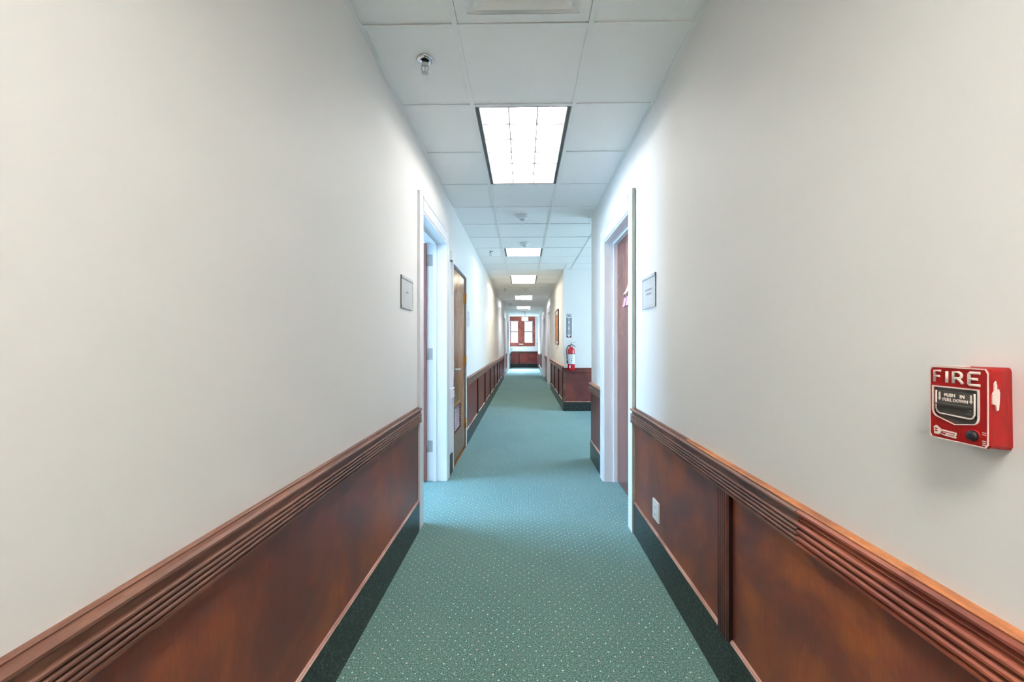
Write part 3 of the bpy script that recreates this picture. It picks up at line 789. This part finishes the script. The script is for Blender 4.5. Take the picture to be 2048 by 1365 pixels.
# cream U-shaped rim of the pull bar
b = MB(); b.tube([P(.14, .33, .003), P(.14, .58, .003), P(.165, .625, .003), P(.21, .645, .003), P(.72, .660, .003), P(.77, .645, .003), P(.80, .60, .003), P(.80, .33, .003)], .0013, 6); b.build('pull_bar_rim', 'cream', t)
b = MB(); b.box(PX-.010, PX-.003, PY1+(PY0-PY1)*.76, PY1+(PY0-PY1)*.17, PZ1+(PZ0-PZ1)*.515, PZ1+(PZ0-PZ1)*.50); b.build('grip_lip', 'handle_dark', t)
for v in (.55, .58, .605): 
    b = MB(); b.tube([P(.19, v, .0032), P(.75, v+.004, .0032)], .0009, 6); b.build('grip_rib', 'handle_dark', t)
# FIRE as rounded strokes
def strokes(lst, r, name, mat, e=.0020):
    b = MB()
    for pts in lst: b.tube([P(u, v, e) for u, v in pts], r, 8)
    return b.build(name, mat, t)
Rr = [(.44, .215), (.44, .065), (.53, .065), (.565, .080), (.580, .105), (.570, .130), (.535, .147), (.455, .147)]
strokes([[(.10, .215), (.10, .060), (.215, .060)], [(.10, .135), (.195, .135)]], .0019, 'letter', 'cream')
strokes([[(.325, .060), (.325, .215)]], .0022, 'letter', 'cream')
strokes([Rr, [(.52, .147), (.60, .215)]], .0021, 'letter', 'cream')
strokes([[(.875, .060), (.72, .060), (.70, .075), (.70, .205), (.715, .217), (.875, .217)], [(.71, .140), (.84, .140)]], .0022, 'letter', 'cream')
def ptext(body, size, u, v, e=.0034, sx=1.0): text('lettering', body, size, P(u, v, e), RR, 'cream', t, depth=.0004, bold=.0002, sx=sx)
ptext('PUSH', .0074, .385, .385); ptext('IN', .0074, .60, .388); ptext('PULL DOWN', .0074, .478, .448, sx=.92)
for u in (.205, .745):
    poly([(u-.014, .350), (u+.014, .350), (u+.014, .43), (u+.032, .43), (u, .465), (u-.032, .43), (u-.014, .43)], .0030, .0036, 'arrow', 'cream', t)
# badge at lower left: raised frame and worn cream emblem
poly(resample(rr(.045, .54, .80, .975, .01, .01, 2), 24, (.29, .89)), .0015, .0022, 'badge_rim', 'red', t, hole=resample(rr(.06, .525, .812, .963, .01, .01, 2), 24, (.29, .89)))
poly([(.085, .845), (.13, .82), (.175, .845), (.215, .865), (.49, .875), (.49, .91), (.47, .925), (.49, .935), (.48, .955), (.28, .945), (.20, .93), (.175, .945), (.095, .945)], .0015, .0024, 'badge_emblem', 'cream', t)
for a_, c_, d_, e_ in ((.225, .47, .888, .898), (.22, .31, .905, .925), (.34, .46, .918, .926), (.11, .155, .86, .875), (.11, .155, .89, .905)):
    poly([(a_, d_), (c_, d_+.004), (c_, e_+.004), (a_, e_)], .0024, .0026, 'badge_mark', 'red', t)
c = P(.77, .865)
MB().lathe(c, [(.0100, .001), (.0100, -.0022), (.0085, -.0026)], axis=0, n=28).build('lock_ring', 'red', t)
MB().lathe(c, [(.0082, .0), (.0082, -.0055), (.0068, -.0075), (.0015, -.0078)], axis=0, n=28).build('lock', 'black', t)
b = MB(); b.box(c[0]-.0084, c[0]-.0078, c[1]-.0012, c[1]+.0012, c[2]-.003, c[2]+.003); b.build('keyhole', 'ink', t)
for v in (.80, .825, .905, .93, .955):
    poly([(.905, v), (.962, v+.003), (.962, v+.012), (.905, v+.009)], .0015, .0020, 'worn_marking', 'cream', t)
# worn cream paint smears on the near side and top
def smear(face, pts, name='paint_smear'):
    b = MB(); 
    if face == 'side': f = lambda p, o: (PX+p[0], PY0+p[0]*.24-.0012-o, p[1])
    else: f = lambda p, o: (PX+p[0], p[1], PZ1+.0003+o)
    A = b.verts([f(p, -.003) for p in pts]); B = b.verts([f(p, .0011) for p in pts]); n = len(pts)
    for i in range(n): b.face([A[i], A[(i+1) % n], B[(i+1) % n], B[i]])
    b.face(A); b.face(B); b.build(name, 'cream', t, label='cream paint smear on the red box')
smear('side', [(.003, 1.238), (.007, 1.243), (.007, 1.254), (.010, 1.258), (.012, 1.251), (.012, 1.245), (.016, 1.246), (.018, 1.240), (.0175, 1.226), (.0155, 1.213), (.0125, 1.212), (.010, 1.221), (.003, 1.223)])
smear('top', [(.004, PY1-.004), (.030, PY1-.010), (.034, PY1-.028), (.026, PY1-.040), (.006, PY1-.048)])

# ------------------------------------------------------------------ fire extinguisher and its sign on the side hall wall
ex, ey, ez = .905, 7.735, .79
t = thing('fire_extinguisher', (ex, ey, ez), 'red fire extinguisher with white label and black hose hung over the wainscot corner', 'fire extinguisher')
MB().lathe((ex, ey, ez), [(.050, 0), (.064, .004), (.068, .015), (.068, .375), (.064, .400), (.050, .425), (.030, .440), (.022, .445), (.020, .455)], n=32).build('cylinder', 'cred', t)
MB().lathe((ex, ey, ez), [(.0686, .125), (.0690, .126), (.0690, .312), (.0686, .313)], n=32).build('label_wrap', 'paper', t)
MB().lathe((ex, ey, ez), [(.0692, .312), (.0705, .313), (.0705, .325), (.0692, .326)], n=32).build('strap', 'black', t)
b = MB()
for (dx, dz, w, h) in ((0.0, .295, .012, .016), (-.015, .265, .014, .010), (.012, .262, .012, .008), (.004, .235, .018, .014), (-.02, .22, .01, .006), (.002, .195, .014, .014), (.02, .28, .008, .008), (0.0, .165, .012, .010), (-.022, .29, .01, .006)):
    yy = ey-math.sqrt(.0694**2-dx**2); b.box(ex+dx-w/2, ex+dx+w/2, yy-.0012, yy+.004, ez+dz-h/2, ez+dz+h/2)
b.build('label_print', 'ink', t)
yy = ey-math.sqrt(.0686**2-.03**2); MB().box(ex-.042, ex-.020, yy-.003, yy+.004, ez+.050, ez+.105).build('inspection_tag', 'paper', t)
MB().lathe((ex, ey, ez), [(.020, .450), (.024, .455), (.024, .475), (.016, .480), (.014, .505), (.008, .508)], n=16).build('valve', 'darkgrey', t)
b = MB(); b.prism([(ex-.012, ez+.500), (ex+.015, ez+.505), (ex+.085, ez+.455), (ex+.080, ez+.447), (ex+.012, ez+.488), (ex-.012, ez+.486)], 1, ey-.012, ey+.012); b.build('carry_handle', 'darkgrey', t)
b = MB(); b.prism([(ex-.010, ez+.512), (ex+.010, ez+.520), (ex+.088, ez+.540), (ex+.088, ez+.548), (ex+.005, ez+.532), (ex-.002, ez+.560), (ex-.018, ez+.565), (ex-.018, ez+.558), (ex-.008, ez+.550)], 1, ey-.010, ey+.010); b.build('squeeze_lever', 'steel', t)
MB().lathe((ex, ey-.03, ez+.466), [(.012, .01), (.012, -.004), (.002, -.006)], axis=1, n=14).build('gauge', 'paper', t)
MB().tube([(ex-.015, ey-.005, ez+.478), (ex-.045, ey-.012, ez+.480), (ex-.072, ey-.02, ez+.450), (ex-.088, ey-.025, ez+.405), (ex-.090, ey-.03, ez+.35), (ex-.084, ey-.032, ez+.28), (ex-.082, ey-.032, ez+.21)], .0095, 10).build('hose', 'black', t)
MB().tube([(ex-.082, ey-.032, ez+.20), (ex-.080, ey-.032, ez+.175), (ex-.079, ey-.032, ez+.135)], [.010, .013, .012], 10).build('nozzle', 'black', t)
b = MB(); b.box(ex-.03, ex+.03, YA-.0005, YA-.006, .85, 1.25).box(ex-.012, ex+.012, ey+.060, YA-.006, ez+.38, ez+.40); b.build('wall_bracket', 'darkgrey', t)

t = thing('extinguisher_sign', (.874, YA, 1.42), 'narrow vertical fire extinguisher sign with down arrow on the wall above the extinguisher', 'sign')
sx0, sx1, sz0, sz1 = .828, .922, 1.42, 1.875
MB(FA).box(sx0, sx1, 0, .004, sz0, sz1).build('plate', 'paper', t)
b = MB(FA); b.box(sx0, sx0+.019, .004, .0048, sz0+.055, sz1-.07).box(sx1-.019, sx1, .004, .0048, sz0+.055, sz1-.07); b.build('side_bar', 'ink', t)
b = MB(FA); b.box(sx0, sx1, .004, .0047, sz1-.008, sz1).box(sx0, sx0+.004, .004, .0047, sz1-.07, sz1).box(sx1-.004, sx1, .004, .0047, sz1-.07, sz1).prism([((sx0+sx1)/2-.03, .0), ((sx0+sx1)/2+.03, .0)], 2, 0, 0) if False else b.box(sx0, sx1, .004, .0047, sz1-.008, sz1).box(sx0, sx0+.004, .004, .0047, sz1-.07, sz1).box(sx1-.004, sx1, .004, .0047, sz1-.07, sz1)
b.build('border', 'ink', t)
cx_ = (sx0+sx1)/2
for a_, c_ in ((sx0, cx_), (sx1, cx_)):
    b = MB(FA); q = [(a_, sz0), (c_, sz0), (c_, sz0+.006), (a_+(c_-a_)*.1, sz0+.056), (a_, sz0+.056)]
    A = b.verts([(x, .004, z) for x, z in q]); B = b.verts([(x, .0048, z) for x, z in q])
    for i in range(5): b.face([A[i], A[(i+1) % 5], B[(i+1) % 5], B[i]])
    b.face(A); b.face(B); b.build('arrow_corner', 'maroon', t)
text('lettering', 'FIRE', .040, (cx_, YA-.0050, sz1-.040), (PI/2, 0, 0), 'ink', t, bold=.0012, sx=.85)
for i, chh in enumerate('EXTINGUISHER'):
    text('lettering', chh, .031, (cx_, YA-.0050, sz1-.087-i*.0272), (PI/2, 0, 0), 'ink', t, bold=.0022)

# ------------------------------------------------------------------ framed board on the right wall
t = thing('notice_board', FR(9.23, 0, 1.277), 'narrow-looking dark framed tan board on right wall past the extinguisher', 'notice board')
bz0, bz1 = 1.277, 2.07
MB(FR).box(8.94, 9.53, 0, .012, bz0+.02, bz1-.02).build('cork_panel', 'cork', t)
b = MB(FR); b.box(8.92, 8.945, 0, .028, bz0, bz1).box(9.525, 9.55, 0, .028, bz0, bz1).box(8.945, 9.525, 0, .028, bz1-.025, bz1).box(8.945, 9.525, 0, .028, bz0, bz0+.025); b.build('frame', 'pil', t)
MB(FR).box(8.96, 9.51, .012, .014, bz1-.11, bz1-.028).build('header_sheet', 'paper', t); MB(FR).box(8.96, 9.51, .012, .014, bz0+.028, bz0+.075).build('footer_sheet', 'paper', t)
MB(FR).box(8.945, 9.525, .012, .020, 1.655, 1.672).build('middle_bar', 'brass', t)

# ------------------------------------------------------------------ small things at the far end
t = thing('light_switch', (.715, YE, 1.22), 'small light switch on the far wall right of the window', 'switch')
MB(FE).box(.70, .74, 0, .006, 1.21, 1.33).build('plate', 'grey', t, bevel=.001); MB(FE).box(.715, .725, .006, .012, 1.26, 1.28).build('toggle', 'plastic', t)
t = thing('wall_strobe', (.665, YE, 2.42), 'tiny grey strobe on the far wall near the window top', 'strobe')
MB(FE).box(.645, .685, 0, .02, 2.42, 2.48).build('case', 'plastic', t, bevel=.002); MB(FE).box(.655, .675, .02, .03, 2.44, 2.465).build('lens', 'grey', t)
t = thing('window_label', (-.13, YE, 1.22), 'small cream label on the wood apron under the far window', 'label')
MB(FE).box(-.24, -.02, .0225, .028, 1.215, 1.275).build('plate', 'cream', t); MB(FE).box(-.21, -.05, .028, .0285, 1.240, 1.250).build('print', 'bead', t)
t = thing('sloped_wall_holder', FL(20.65, 0, .75), 'white wall holder with dark sloping lid at the far left end of the corridor', 'holder')
b = MB(); b.prism([(XL, .74), (XL+.05, .74), (XL+.15, .98), (XL+.12, .985), (XL, .885)], 1, 20.62, 20.78); 
b.build('body', 'plastic', t)
b = MB(); b.prism([(XL+.002, .892), (XL+.185, 1.025), (XL+.190, 1.045), (XL+.002, .912)], 1, 20.60, 20.80); b.build('lid', 'darkgrey', t)
